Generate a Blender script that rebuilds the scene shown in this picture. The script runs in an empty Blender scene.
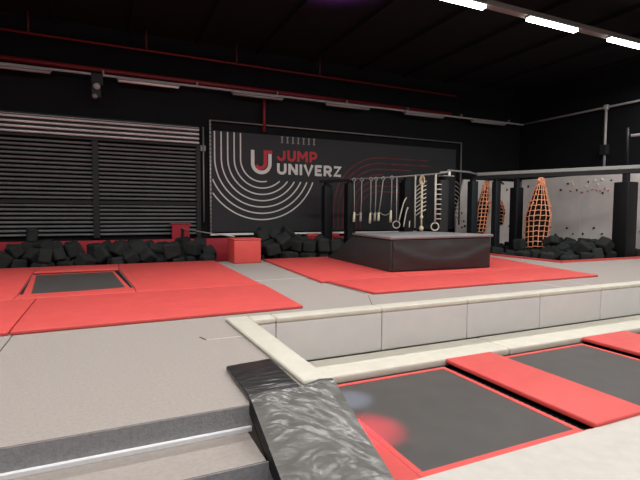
import bpy, bmesh, math, random
from math import pi, sin, cos, radians as R
from mathutils import Vector, Matrix, Euler, noise
random.seed(7)
C = bpy.context.scene
COL = C.collection

# ---------------------------------------------------------------- camera, world, exposure
cam_d = bpy.data.cameras.new('camera'); cam = bpy.data.objects.new('camera', cam_d); COL.objects.link(cam)
YAW, PIT, ROL = 0.431159, -0.0558622, 0.0044078
fw = Vector((sin(YAW)*cos(PIT), cos(YAW)*cos(PIT), sin(PIT)))
rt = Vector((cos(YAW), -sin(YAW), 0)); up = rt.cross(fw)
r2 = rt*cos(ROL) + up*sin(ROL); u2 = up*cos(ROL) - rt*sin(ROL)
m = Matrix((r2, u2, -fw)).transposed().to_4x4(); m.translation = Vector((0, 0, 1.5))
cam.matrix_world = m
cam_d.sensor_width = 36; cam_d.lens = 458.95/640*36; cam_d.clip_start = .05; cam_d.clip_end = 200
C.camera = cam
w = bpy.data.worlds.new('world'); C.world = w; w.use_nodes = True
w.node_tree.nodes['Background'].inputs[0].default_value = (.9, .92, 1, 1)
w.node_tree.nodes['Background'].inputs[1].default_value = .02
C.view_settings.view_transform = 'Standard'; C.view_settings.look = 'None'
C.view_settings.gamma = 1; C.view_settings.use_curve_mapping = False
C.view_settings.exposure = 0.0
TUBE_W = 128      # watts of one ceiling luminaire

# ---------------------------------------------------------------- materials
MATS = {}
def mat(name, col, rough=.6, spec=.5, metal=0, bump=0, bscale=20, bstretch=(1,1,1), var=0, vscale=4, emit=0, detail=4, coat=0):
    if name in MATS: return MATS[name]
    m = bpy.data.materials.new(name); m.use_nodes = True; nt = m.node_tree; N = nt.nodes; L = nt.links
    b = N['Principled BSDF']
    b.inputs['Base Color'].default_value = (*col, 1); b.inputs['Roughness'].default_value = rough
    b.inputs['Metallic'].default_value = metal; b.inputs['Specular IOR Level'].default_value = spec
    if coat: b.inputs['Coat Weight'].default_value = coat; b.inputs['Coat Roughness'].default_value = .25
    if emit:
        b.inputs['Emission Color'].default_value = (*col, 1); b.inputs['Emission Strength'].default_value = emit
    tc = N.new('ShaderNodeTexCoord')
    if bump:
        mp = N.new('ShaderNodeMapping'); mp.inputs['Scale'].default_value = bstretch
        n = N.new('ShaderNodeTexNoise'); n.inputs['Scale'].default_value = bscale; n.inputs['Detail'].default_value = detail
        bp = N.new('ShaderNodeBump'); bp.inputs['Strength'].default_value = bump; bp.inputs['Distance'].default_value = .03
        L.new(tc.outputs['Object'], mp.inputs[0]); L.new(mp.outputs[0], n.inputs['Vector'])
        L.new(n.outputs[0], bp.inputs['Height']); L.new(bp.outputs[0], b.inputs['Normal'])
    if var:
        n2 = N.new('ShaderNodeTexNoise'); n2.inputs['Scale'].default_value = vscale; n2.inputs['Detail'].default_value = 6
        L.new(tc.outputs['Object'], n2.inputs['Vector'])
        rp = N.new('ShaderNodeValToRGB'); rp.color_ramp.elements[0].position = .3; rp.color_ramp.elements[1].position = .7
        rp.color_ramp.elements[0].color = (*[c*(1-var) for c in col], 1)
        rp.color_ramp.elements[1].color = (*[min(1, c*(1+var)) for c in col], 1)
        L.new(n2.outputs[0], rp.inputs[0]); L.new(rp.outputs[0], b.inputs['Base Color'])
    MATS[name] = m; return m

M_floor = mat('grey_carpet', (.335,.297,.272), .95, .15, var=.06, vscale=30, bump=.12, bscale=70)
M_riser = mat('grey_carpet_riser_shaded', (.27,.262,.272), .95, .15, var=.12, vscale=25, bump=.2, bscale=60)  # same carpet, colour greyed and darkened for the shade on the risers
M_red = mat('red_vinyl', (.64,.080,.072), .5, .35, bump=.6, bscale=1.3, bstretch=(1,2.4,1), detail=3, var=.05, vscale=3)
M_redd = mat('red_vinyl_dark', (.34,.018,.03), .55, .3, bump=.15, bscale=3)
M_cream = mat('cream_vinyl', (.58,.55,.465), .5, .4, bump=.15, bscale=4, var=.05, vscale=6)
M_white = mat('white_walkway', (.52,.49,.45), .6, .35, bump=.12, bscale=8, var=.05, vscale=7)
M_grey = mat('grey_vinyl', (.565,.555,.54), .55, .35, bump=.12, bscale=2.5, var=.03, vscale=3)
M_bed = mat('trampoline_mesh', (.062,.056,.052), .55, .45, bump=.1, bscale=120, var=.12, vscale=3)
M_blackv = mat('black_vinyl', (.006,.006,.007), .55, .25, bump=.3, bscale=3)
M_rampv = mat('worn_black_vinyl', (.10,.095,.086), .30, .8, bump=.12, bscale=14, bstretch=(1,2.6,1), var=.22, vscale=5)
M_boxv = mat('charcoal_vinyl', (.031,.031,.030), .55, .4, bump=.2, bscale=2, var=.1, vscale=3)
M_boxt = mat('charcoal_vinyl_top', (.20,.195,.20), .5, .5, bump=.15, bscale=4, var=.12, vscale=3)  # the box vinyl with a paler base colour on the top
M_foam = mat('foam', (.025,.028,.027), 1, .08, bump=.4, bscale=30, var=.2, vscale=2)
M_wall = mat('black_wall', (.0045,.005,.0065), .85, .2, var=.2, vscale=2)
M_ceil = mat('black_ceiling', (.006,.0055,.0065), .9, .2, var=.2, vscale=1)
M_steel = mat('dark_steel', (.012,.012,.014), .6, .3)
M_slat = mat('shutter_slats', (.21,.22,.222), .38, .6, metal=.4, var=.15, vscale=1.5)
M_hood = mat('shutter_hood_glare', (.85,.80,.80), .35, .6, metal=.3, var=.2, vscale=1.2)  # near-white base colour holds the lamp glare on the hood ribs
M_banner = mat('banner_fabric', (.026,.026,.029), .7, .3, bump=.05, bscale=2, var=.08, vscale=.7)
M_bwhite = mat('banner_white', (.62,.60,.58), .7, .2)
M_bred = mat('banner_red', (.45,.045,.055), .7, .2)
M_bred2 = mat('banner_dark_red', (.125,.034,.038), .7, .2, var=.3, vscale=2)
M_bgrey = mat('banner_grey', (.30,.29,.28), .7, .2)
M_alu = mat('aluminium_tube', (.50,.49,.47), .45, .5, metal=.3)
M_stripe = mat('pale_stripe', (.30,.295,.285), .5, .4)
M_dalu = mat('dull_tube', (.20,.19,.18), .5, .5, metal=.3)
M_pipe = mat('red_pipe', (.18,.010,.016), .5, .4)
M_cond = mat('grey_conduit', (.34,.33,.33), .5, .4)
M_lum = mat('luminaire_housing', (.28,.27,.27), .5, .4)
M_on = mat('lit_tube', (1,.97,.92), .5, emit=14)
M_net = mat('orange_net', (.85,.36,.20), .8, .2, var=.25, vscale=4)
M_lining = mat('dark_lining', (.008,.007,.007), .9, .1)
M_climb = mat('climbing_board', (.66,.61,.585), .7, .3, var=.10, vscale=1.0, bump=.1, bscale=3)
M_holdb = mat('dark_hold', (.03,.03,.03), .7, .3)
M_holdr = mat('red_hold', (.55,.22,.19), .6, .3)
M_holdw = mat('pale_hold', (.7,.68,.64), .6, .3)
M_rope = mat('cream_rope', (.62,.56,.40), .8, .2)
M_wood = mat('pale_wood', (.66,.60,.42), .6, .3)
M_ring = mat('pale_ring', (.55,.52,.46), .6, .3)
M_strap = mat('grey_strap', (.30,.30,.27), .8, .2)
M_seam_l = mat('pale_seam', (.55,.52,.48), .8, .2)
M_seam_d = mat('dark_seam', (.12,.10,.09), .9, .1)
M_postb = mat('blue_black_vinyl', (.011,.015,.019), .6, .3)
M_postg = mat('grey_black_vinyl', (.030,.030,.030), .6, .3)

# ---------------------------------------------------------------- mesh helpers
def BM(): return bmesh.new()
def box(bm, x0, x1, y0, y1, z0, z1, bev=0, seg=2):
    t = bmesh.new(); bmesh.ops.create_cube(t, size=1)
    for v in t.verts: v.co = Vector(((x0+x1)/2+v.co.x*(x1-x0), (y0+y1)/2+v.co.y*(y1-y0), (z0+z1)/2+v.co.z*(z1-z0)))
    if bev: bmesh.ops.bevel(t, geom=t.edges[:], offset=bev, segments=seg, affect='EDGES', profile=.5)
    merge(bm, t); return bm
def merge(bm, t, M=None):
    mp = {}
    for v in t.verts: mp[v] = bm.verts.new(M @ v.co if M else v.co)
    for f in t.faces:
        try: bm.faces.new([mp[v] for v in f.verts])
        except ValueError: pass
    t.free()
def prism(bm, poly, z0, z1, bev=0, seg=2):
    t = bmesh.new()
    a = [t.verts.new((x, y, z0)) for x, y in poly]; b = [t.verts.new((x, y, z1)) for x, y in poly]
    n = len(poly); t.faces.new(a[::-1]); t.faces.new(b)
    for i in range(n): t.faces.new((a[i], a[(i+1) % n], b[(i+1) % n], b[i]))
    bmesh.ops.recalc_face_normals(t, faces=t.faces[:])
    if bev: bmesh.ops.bevel(t, geom=t.edges[:], offset=bev, segments=seg, affect='EDGES', profile=.5)
    merge(bm, t); return bm
def hull8(bm, pts, bev=0, seg=2):     # pts: 4 bottom, 4 top, same winding
    t = bmesh.new(); v = [t.verts.new(p) for p in pts]
    for f in ((3,2,1,0),(4,5,6,7),(0,1,5,4),(1,2,6,5),(2,3,7,6),(3,0,4,7)): t.faces.new([v[i] for i in f])
    bmesh.ops.recalc_face_normals(t, faces=t.faces[:])
    if bev: bmesh.ops.bevel(t, geom=t.edges[:], offset=bev, segments=seg, affect='EDGES', profile=.5)
    merge(bm, t); return bm
def tube(bm, pts, r, n=8, closed=False):
    pts = [Vector(p) for p in pts]; k = len(pts); rings = []
    ref = None
    for i, p in enumerate(pts):
        if closed: d = pts[(i+1) % k] - pts[i-1]
        else: d = pts[min(i+1, k-1)] - pts[max(i-1, 0)]
        d.normalize()
        if ref is None:
            ref = Vector((0,0,1)) if abs(d.z) < .9 else Vector((1,0,0))
        a = d.cross(ref).normalized(); b = d.cross(a).normalized(); ref = a.cross(d).normalized()
        rr = r[i] if isinstance(r, (list, tuple)) else r
        rings.append([bm.verts.new(p + (a*cos(t)+b*sin(t))*rr) for t in [2*pi*j/n for j in range(n)]])
    for i in range(k if closed else k-1):
        A, B = rings[i], rings[(i+1) % k]
        for j in range(n): bm.faces.new((A[j], A[(j+1) % n], B[(j+1) % n], B[j]))
    if not closed: bm.faces.new(rings[0][::-1]); bm.faces.new(rings[-1])
    return bm
def ribbon(bm, pts, wd, y, th=.012):   # flat stroke of width wd standing in the XZ plane, front face at y
    P = []
    for p in pts:
        if not P or (P[-1]-Vector(p[:2])).length > 1e-4: P.append(Vector((p[0], p[1])))
    L_, R_ = [], []
    for i, p in enumerate(P):
        d0 = (P[i]-P[i-1]).normalized() if i else (P[1]-P[0]).normalized()
        d1 = (P[i+1]-P[i]).normalized() if i < len(P)-1 else d0
        n0 = Vector((-d0.y, d0.x)); n1 = Vector((-d1.y, d1.x)); mn = (n0+n1)
        if mn.length < .2: mn = n0
        mn.normalize(); k = min(1.5, 1/max(.3, mn.dot(n0)))
        L_.append(p+mn*wd/2*k); R_.append(p-mn*wd/2*k)
    fr = [(bm.verts.new((a.x, y, a.y)), bm.verts.new((b.x, y, b.y))) for a, b in zip(L_, R_)]
    bk = [(bm.verts.new((a.x, y+th, a.y)), bm.verts.new((b.x, y+th, b.y))) for a, b in zip(L_, R_)]
    for i in range(len(P)-1):
        bm.faces.new((fr[i][0], fr[i+1][0], fr[i+1][1], fr[i][1]))
        bm.faces.new((fr[i][0], bk[i][0], bk[i+1][0], fr[i+1][0])); bm.faces.new((fr[i][1], fr[i+1][1], bk[i+1][1], bk[i][1]))
    return bm
def arc(cx, cy, rx, ry, a0, a1, n=24): return [(cx+rx*cos(R(a0+(a1-a0)*i/n)), cy+ry*sin(R(a0+(a1-a0)*i/n))) for i in range(n+1)]

def obj(name, bm, material, parent=None, smooth=False, origin=None):
    bmesh.ops.recalc_face_normals(bm, faces=bm.faces[:])
    me = bpy.data.meshes.new(name); bm.to_mesh(me); bm.free()
    o = bpy.data.objects.new(name, me); COL.objects.link(o); me.materials.append(material)
    if smooth:
        for p in me.polygons: p.use_smooth = True
    if parent is not None:
        off = Vector(parent.location)
        q = parent
        while q.parent: q = q.parent; off += q.location
        o.parent = parent
    else:
        if origin is None:
            xs = [v.co.x for v in me.vertices]; ys = [v.co.y for v in me.vertices]; zs = [v.co.z for v in me.vertices]
            origin = ((min(xs)+max(xs))/2, (min(ys)+max(ys))/2, min(zs))
        off = Vector(origin); o.location = off
    me.transform(Matrix.Translation(-off)); return o
def tag(o, label, cat, group=None, kind=None):
    o['label'] = label; o['category'] = cat
    if group: o['group'] = group
    if kind: o['kind'] = kind
    return o
def thing(name, label, cat, loc, group=None):
    o = bpy.data.objects.new(name, None); o.empty_display_size = .2; COL.objects.link(o); o.location = loc
    return tag(o, label, cat, group)
def struct(name, bm, material):
    o = obj(name, bm, material); o['kind'] = 'structure'; return o

# ---------------------------------------------------------------- room shell
struct('floor', prism(BM(), [(-9,3.45),(1.78,3.45),(1.78,6.15),(18.85,6.15),(18.85,10.0),(13.05,10.0),(13.05,14.4),(-9,14.4)], -1.3, 0), M_floor)
struct('floor', prism(BM(), [(-9,14.4),(13.05,14.4),(13.05,10.0),(18.85,10.0),(18.85,17.0),(-9,17.0)], -1.3, -.22), mat('pit_base', (.02,.02,.02), .9, .1))
struct('wall_back', box(BM(), -9.2, 19.2, 17.0, 17.2, -1.3, 7.6), M_wall)
struct('wall_right', box(BM(), 18.85, 19.05, -8, 17.0, -1.3, 7.6), M_wall)
struct('wall_left', box(BM(), -9.2, -9, -8, 17.0, -1.3, 7.6), M_wall)
struct('wall_front', box(BM(), -9.2, 19.05, -8.2, -8, -1.3, 7.6), M_wall)
struct('ceiling', box(BM(), -9.2, 19.05, -8.2, 17.2, 7.6, 7.8), M_ceil)
struct('floor', box(BM(), 1.78, 18.85, -8, 3.0, -1.3, -.68), M_white)      # cream walkway of the lower level
struct('floor', box(BM(), 1.78, 18.85, 3.0, 6.15, -1.4, -1.3), M_wall)     # base under the trampolines
struct('floor', box(BM(), -9, 1.78, -8, 3.45, -1.4, -.62), M_floor)        # lower floor at the foot of the steps
# pale and dark joints in the carpet
k = 0
for (x0, y0, x1, y1, wd, mt) in [(-1.10,3.5,-1.10,6.7,.014,M_seam_d),(1.02,5.45,1.47,5.45,.02,M_seam_l),(.98,5.62,1.03,5.45,.025,M_seam_d),
        (2.9,9.95,4.3,9.95,.03,M_seam_l),(8.6,6.35,8.6,7.35,.03,M_seam_l),(9.6,7.4,9.35,6.4,.02,M_seam_l),(4.35,7.3,3.9,6.4,.012,M_seam_d),(4.2,9.9,4.4,7.5,.012,M_seam_d)]:
    k += 1; d = Vector((x1-x0, y1-y0)).normalized(); n = Vector((-d.y, d.x))*wd/2
    struct('trim_%d' % k, prism(BM(), [(x0-n.x,y0-n.y),(x1-n.x,y1-n.y),(x1+n.x,y1+n.y),(x0+n.x,y0+n.y)], 0, .004), mt)

# steps down at the front left
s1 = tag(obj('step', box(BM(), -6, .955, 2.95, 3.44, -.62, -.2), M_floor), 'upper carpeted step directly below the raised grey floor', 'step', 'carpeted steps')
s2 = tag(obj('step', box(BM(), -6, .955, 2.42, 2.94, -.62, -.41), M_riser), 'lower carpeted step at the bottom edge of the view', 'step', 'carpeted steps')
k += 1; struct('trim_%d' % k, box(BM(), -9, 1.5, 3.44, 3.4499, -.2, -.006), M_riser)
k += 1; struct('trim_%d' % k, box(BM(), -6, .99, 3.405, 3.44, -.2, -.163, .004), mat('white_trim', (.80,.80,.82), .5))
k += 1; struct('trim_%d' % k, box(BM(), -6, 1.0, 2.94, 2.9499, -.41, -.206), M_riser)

# ceiling purlins
for i in range(13):
    x = -8 + i*2.2
    k += 1; struct('trim_%d' % k, box(BM(), x-.05, x+.05, -8, 17, 7.45, 7.6), M_ceil)

# ---------------------------------------------------------------- lower trampoline hall: wall pads, ledge pads, beds, red pads
xs = [1.775, 2.115, 3.865, 5.60, 7.37, 9.13, 10.9, 12.7, 14.5]
wn = ['narrow grey wall pad in the left inner corner of the sunken trampoline pit', 'first full-width grey wall pad right of the narrow corner pad',
      'second full-width grey wall pad, behind the left red strip pad', 'grey wall pad standing third after the narrow corner pad',
      'grey wall pad fourth after the narrow corner pad', 'grey wall pad at the right edge of the view']
for i in range(len(xs)-1):
    lab = wn[min(i, 5)]
    t = thing('wall_pad', lab, 'wall pad', ((xs[i]+xs[i+1])/2, 6.1, -.68), 'grey wall pads of the sunken pit' if i < 6 else 'grey wall pads of the sunken pit')
    if i >= 6: t['label'] = 'grey wall pad beyond the right edge of the view'
    pf_ = obj('pad_face', box(BM(), xs[i]+.006, xs[i+1]-.006, 6.06, 6.148, -.638, -.035, .018, 3), M_grey, t, True)
    obj('top_cap', box(BM(), xs[i]+.004, xs[i+1]-.004, 6.05, 6.33, -.035, .045, .028, 3) if i else box(BM(), xs[i]+.004, xs[i+1]-.004, 6.05, 6.33, -.035, .045, .028, 3), M_cream, t, True)
e = thing('edge_pad', 'long cream edge pad running along the left rim of the sunken pit', 'edge pad', (1.63, 4.9, 0))
obj('top_cap', prism(BM(), [(1.515,3.62),(1.76,3.62),(1.77,6.33),(1.455,6.33)], .001, .05, .022, 3), M_cream, e, True)
obj('pad_face', box(BM(), 1.782, 1.83, 3.62, 6.04, -.64, -.005, .015), M_grey, e, True)
for (a, b, lab) in [(1.84, 5.82, 'cream ledge pad lying along the foot of the grey wall, left of the seam'),
                    (5.83, 9.8, 'cream ledge pad along the foot of the grey wall, right of the seam'), (9.81, 14.6, 'cream ledge pad beyond the right edge of the view')]:
    tag(obj('ledge_pad', box(BM(), a, b, 5.33, 6.055, -.76, -.64, .03, 3), M_cream, None, True), lab, 'ledge pad', 'cream ledge pads')
    k += 1; struct('trim_%d' % k, box(BM(), a, b, 5.40, 6.05, -1.3, -.76), M_wall)

def trampoline(x0, x1, y0, y1, z, lab, gr=None, leg=True):
    t = thing('trampoline', lab, 'trampoline', ((x0+x1)/2, (y0+y1)/2, z-.58 if leg else 0), gr)
    obj('jumping_bed', box(BM(), x0, x1, y0, y1, z-.012, z), M_bed, t)
    b = BM(); wd = .07
    for q in ((x0-wd,x1+wd,y0-wd,y0),(x0-wd,x1+wd,y1,y1+wd),(x0-wd,x0,y0,y1),(x1,x1+wd,y0,y1)): box(b, *q, z-.014, z+.008, .004, 1)
    obj('bed_border', b, M_red, t)
    if leg:
        for q in ((x0-.28,x0-.22,y0-.1,y1+.12),(x1+.22,x1+.28,y0-.1,y1+.12)): obj('frame_rail', box(BM(), *q, z-.58, z-.06, .01), M_steel, t)
        s = BM(); n = 26
        for i in range(n):
            yv = y0+.04+(y1-y0-.08)*i/(n-1)
            tube(s, [(x1+wd-.005, yv, z-.022), (x1+.23, yv, z-.07)], .012, 5); tube(s, [(x0-wd+.005, yv, z-.022), (x0-.23, yv, z-.07)], .012, 5)
        sp = obj('springs', s, M_dalu, t); sp['kind'] = 'stuff'
    return t
trampoline(2.42, 4.34, 3.12, 5.16, -.72, 'dark grey trampoline beside the black ramp mat, left of the red strip pad')
trampoline(5.30, 7.34, 3.12, 5.16, -.72, 'dark grey trampoline between the two red strip pads, at the right of the view')
trampoline(8.9, 10.9, 3.12, 5.16, -.72, 'dark grey trampoline beyond the right edge of the view')
for q, lab in [((4.52,5.42,2.995,5.34), 'red strip pad between the two large dark trampolines'), ((7.52,8.72,3.03,5.32), 'red strip pad at the right edge, behind the right trampoline')]:
    tag(obj('strip_pad', box(BM(), *q, -.705, -.64, .02, 3), M_red, None, True), lab, 'trampoline pad', 'red strip pads')
tag(obj('corner_pad', box(BM(), 1.84, 2.34, 3.01, 5.32, -.727, -.703, .008), M_red), 'red side pad between the sloping black mat and the left trampoline', 'trampoline pad')
for q, lab in [((2.36,4.5,3.005,3.045),'narrow red front edge pad of the left trampoline'), ((5.44,7.5,3.005,3.045),'narrow red front edge pad of the right trampoline')]:
    tag(obj('front_pad', box(BM(), *q, -.76, -.70, .01), M_red), lab, 'trampoline pad', 'narrow red trampoline front pads')

# black folded mat: flat part on the floor, sloping part down into the pit
tag(obj('flat_mat', prism(BM(), [(.985,3.455),(1.45,3.51),(1.455,4.34),(.985,4.28)], .001, .055, .018, 3), mat('creased_black_vinyl', (.022,.021,.021), .3, .6, bump=.6, bscale=3, bstretch=(1,5,1), detail=1), None, True), 'small black vinyl mat lying flat beside the cream edge pad', 'mat')
b = BM(); nu, nv = 60, 110; TH = .13
def ramp_pt(u, v, top):
    y = 3.40 + .13*u - 1.55*v; x = .965 + .775*u + .02*v; y0 = 3.40 + .13*u
    z = .075 - .43*max(0, y0-.05-y)
    if top:
        e = min(1, 6*min(u, 1-u))
        q = Vector((x*1.5, y*4.2 + 1.6*x + .5*sin(x*6+y*3), 2.0)); n1 = noise.noise(q); n2 = noise.noise(q*1.9+Vector((5,3,1))); n3 = noise.noise(q*3.3+Vector((1,8,4)))
        a = .030*n1 + .012*n2 - .011*math.exp(-(n1/.07)**2) - .008*math.exp(-(n2/.06)**2) - .004*math.exp(-(n3/.08)**2)
        a += .014*sin(9*(u+.9*v))*math.exp(-((v-.08)/.10)**2)
        z += a*e + .012*sin(pi*u)
    else: z -= TH
    return Vector((x, y, z))
gt = [[b.verts.new(ramp_pt(i/nu, j/nv, True)) for i in range(nu+1)] for j in range(nv+1)]
for j in range(nv):
    for i in range(nu): b.faces.new((gt[j][i], gt[j][i+1], gt[j+1][i+1], gt[j+1][i]))
t = thing('ramp_mat', 'worn wrinkled black vinyl mat sloping down over the steps into the pit', 'mat', (1.35, 2.6, -.68))
obj('top_cover', b, M_rampv, t, True)
b = BM()
def strip_of(ps):
    A = [b.verts.new(ramp_pt(u, v, True)) for u, v in ps]; B_ = [b.verts.new(ramp_pt(u, v, False)) for u, v in ps]
    for i in range(len(ps)-1): b.faces.new((A[i], A[i+1], B_[i+1], B_[i]))
strip_of([(0, j/nv) for j in range(nv+1)]); strip_of([(1, j/nv) for j in range(nv+1)])
strip_of([(i/nu, 0) for i in range(nu+1)]); strip_of([(i/nu, 1) for i in range(nu+1)])
q = [b.verts.new(ramp_pt(u, v, False)) for u, v in ((0,0),(1,0),(1,1),(0,1))]; b.faces.new(q)
bmesh.ops.remove_doubles(b, verts=b.verts[:], dist=1e-4)
obj('side_band', b, M_blackv, t)

# ---------------------------------------------------------------- red floor mats on the platform
G = 'red floor mats of the left trampoline area'
def rmat(poly, lab, g, z1=.05, z0=.001):
    return tag(obj('floor_mat', prism(BM(), poly, z0, z1, .016, 3), M_red, None, True), lab, 'floor mat', g)
rmat([(-6.5,6.6),(-1.15,6.62),(-1.16,9.1),(-6.5,9.1)], 'red floor mat at the left edge, in front of the small trampoline', G)
rmat([(-1.13,6.62),(2.79,6.70),(2.90,9.1),(-1.14,9.1)], 'large red floor mat in front, its right corner near the cream pit rim', G)
rmat([(-6.5,9.12),(-1.5,9.12),(-1.5,9.62),(-1.72,13.13),(-1.72,14.35),(-6.5,14.35)], 'red floor mat at the left edge, left of the small trampoline', G)
rmat([(.44,9.12),(2.87,9.12),(2.96,14.35),(.22,14.35),(.22,13.13),(.44,9.66)], 'red floor mat right of the small trampoline', G)
rmat([(-1.49,9.12),(.43,9.12),(.43,9.66),(-1.49,9.62)], 'narrow red mat along the near side of the small trampoline', G)
rmat([(-1.71,13.15),(.21,13.11),(.21,14.35),(-1.71,14.35)], 'narrow red mat between the small trampoline and the foam pit', G)
t = thing('trampoline', 'small dark trampoline set into the red mats on the left', 'trampoline', (-.6, 11.3, .001))
obj('gap_shade_sheet', prism(BM(), [(-1.495,9.63),(.425,9.67),(.205,13.1),(-1.705,13.12)], .001, .008), M_steel, t)  # thin dark sheet added for the shade in the gap around the bed
obj('bed_border', prism(BM(), [(-1.44,9.64),(.37,9.88),(.10,12.92),(-1.69,12.85)], .008, .016, .003, 1), M_red, t)
obj('jumping_bed', prism(BM(), [(-1.31,9.70),(.27,9.98),(.06,12.74),(-1.59,12.66)], .016, .020), M_bed, t)
G = 'red floor mats around the charcoal box'
rmat([(4.49,7.33),(7.7,7.33),(7.7,8.98),(4.32,8.98)], 'red floor mat left of the seam, in front of the charcoal box', G)
rmat([(7.71,7.33),(10.86,7.30),(11.25,8.98),(7.71,8.98)], 'red floor mat with pointed right corner, in front of the charcoal box', G)
rmat([(4.18,9.0),(6.3,9.0),(6.42,14.2),(4.50,14.2)], 'red floor mat left of the charcoal box', G)
rmat([(6.32,9.0),(9.78,9.0),(9.78,14.2),(6.44,14.2)], 'red floor mat underneath the charcoal box', G)
rmat([(9.80,9.0),(11.26,9.0),(12.2,12.2),(9.80,12.2)], 'red floor mat right of the charcoal box', G)

# charcoal box with sloping back
t = thing('vault_box', 'large charcoal vinyl box with a paler top standing on the red mats', 'box', (8.3, 11.8, .05))
b = BM()
hull8(b, [(6.41,9.69,.05),(9.55,9.50,.05),(9.75,13.95,.05),(6.68,13.95,.05),(6.41,9.69,.87),(9.55,9.50,.90),(9.66,12.6,.87),(6.95,12.6,.85)], .03)
obj('body', b, M_boxv, t, True)
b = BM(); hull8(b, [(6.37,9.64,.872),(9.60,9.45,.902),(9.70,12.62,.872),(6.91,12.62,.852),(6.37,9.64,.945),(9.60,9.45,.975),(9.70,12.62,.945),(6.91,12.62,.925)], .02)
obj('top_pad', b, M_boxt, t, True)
b = BM(); n = 20                                  # fold of loose cover on the front
for side in (0,):
    rows = []
    for i in range(n+1):
        u = i/n; x = 6.46 + 3.04*u; yb = 9.68 - .18*u
        col = []
        for j in range(9):
            v = j/8; sag = .05*sin(pi*u)*sin(pi*v) + .018*noise.noise(Vector((x*1.7, v*3, 3)))
            sw = .05*math.exp(-((v-.75+.55*sin(pi*u))**2)/.01)
            col.append(b.verts.new((x, yb-.012-max(0, sag)-sw*1.0, .09+.77*v)))
        rows.append(col)
    for i in range(n):
        for j in range(8): b.faces.new((rows[i][j], rows[i+1][j], rows[i+1][j+1], rows[i][j+1]))
obj('loose_cover', b, M_boxv, t, True)

# red block and kerbs
t = thing('padded_block', 'bright red padded block at the end of the left foam pit', 'padded block', (3.82, 13.95, 0))
obj('body', box(BM(), 3.40, 4.24, 13.55, 14.42, .001, .70, .03, 3), M_red, t, True)
obj('lid', box(BM(), 3.39, 4.25, 13.54, 14.43, .701, .75, .02, 3), M_red, t, True)
tag(obj('back_kerb', box(BM(), -8.9, 14.6, 16.55, 16.75, -.22, .62, .03, 3), M_redd, None, True), 'long dark red padded kerb behind the foam pits below the shutter', 'padded kerb')
t = thing('rescue_box', 'small red box on the dark red kerb below the roller shutter', 'box', (2.27, 16.65, .62))
obj('body', box(BM(), 1.98, 2.58, 16.56, 16.74, .62, 1.12, .015), M_redd, t)
obj('lid', box(BM(), 1.93, 2.63, 16.54, 16.76, 1.12, 1.17, .012), M_redd, t)
obj('slot', box(BM(), 2.28, 2.38, 16.545, 16.56, .68, 1.0, .005), M_blackv, t)
tag(obj('leaning_pole', tube(BM(), [(2.32,16.50,.98),(3.0,15.7,.86),(3.62,14.40,.785)], .02), M_alu, None, True), 'thin pale pole leaning from the small red box to the red padded block', 'pole')
tag(obj('pit_kerb', prism(BM(), [(12.95,9.9),(18.84,9.9),(18.84,10.0),(13.05,10.0),(13.05,14.4),(12.95,14.4)], .0, .06), M_red), 'low red kerb strip around the right foam pit', 'kerb')
for (x, lab) in ((7.35,'small bright red pad on the floor of the rig, behind the dark post at left'), (8.25,'small bright red pad beside the second dark post of the rig')):
    tag(obj('red_pad', box(BM(), x-.25, x+.25, 16.57, 16.73, .621, .74, .03), M_red, None, True), lab, 'pad', 'small red pads behind the foam')

# ---------------------------------------------------------------- roller shutter
t = thing('roller_shutter', 'wide grey slatted roller shutter on the back wall at left', 'roller shutter', (-1.0, 16.9, .7))
def curtain(x0, x1, z0, z1, pitch, depth, y, duty=.55):
    b = BM(); n = round((z1-z0)/pitch); p = (z1-z0)/n
    for i in range(n):
        z = z0+i*p + p*.3; h = p*duty
        pts = [(y, z), (y-depth*.8, z+h*.12), (y-depth, z+h*.4), (y-depth*.75, z+h*.75), (y-depth*.1, z+h), (y+.01, z+h)]
        v0 = [b.verts.new((x0, q[0], q[1])) for q in pts]; v1 = [b.verts.new((x1, q[0], q[1])) for q in pts]
        for j in range(len(pts)): k_ = (j+1) % len(pts); b.faces.new((v0[j], v1[j], v1[k_], v0[k_]))
        b.faces.new(v0); b.faces.new(v1[::-1])
    return b
for (x0, x1) in ((-7.6,-.46),(-.27,2.86)):
    obj('curtain', curtain(x0, x1, 1.92, 3.84, .142, .075, 16.93, .6), M_slat, t)
    obj('lower_curtain', curtain(x0, x1, .72, 1.80, .142, .075, 16.93, .6), M_slat, t)
obj('mid_rail', box(BM(), -7.6, 2.95, 16.84, 16.95, 1.8, 1.92, .01), M_steel, t)
obj('centre_post', box(BM(), -.46, -.27, 16.80, 16.95, .68, 3.9, .01), M_steel, t)
obj('guide_rail', box(BM(), 2.86, 3.02, 16.80, 16.96, .6, 4.0, .01), M_steel, t)
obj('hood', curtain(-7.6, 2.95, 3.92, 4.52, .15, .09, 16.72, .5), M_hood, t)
obj('hood_lip', box(BM(), -7.6, 2.95, 16.64, 16.72, 4.50, 4.53, .005), M_dalu, t)
obj('hood_box', box(BM(), -7.6, 2.95, 16.76, 16.97, 3.88, 4.60), M_steel, t)
tag(obj('drop_pipe', tube(BM(), [(3.13,16.85,1.2),(3.13,16.85,4.6)], .03), M_dalu, None, True), 'thin grey vertical pipe between the roller shutter and the banner', 'pipe')
tag(obj('wall_box', box(BM(), 3.03, 3.22, 16.86, 16.97, 3.75, 3.95, .01), M_dalu), 'small dark box at the top of the thin vertical pipe beside the banner', 'junction box')

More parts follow.
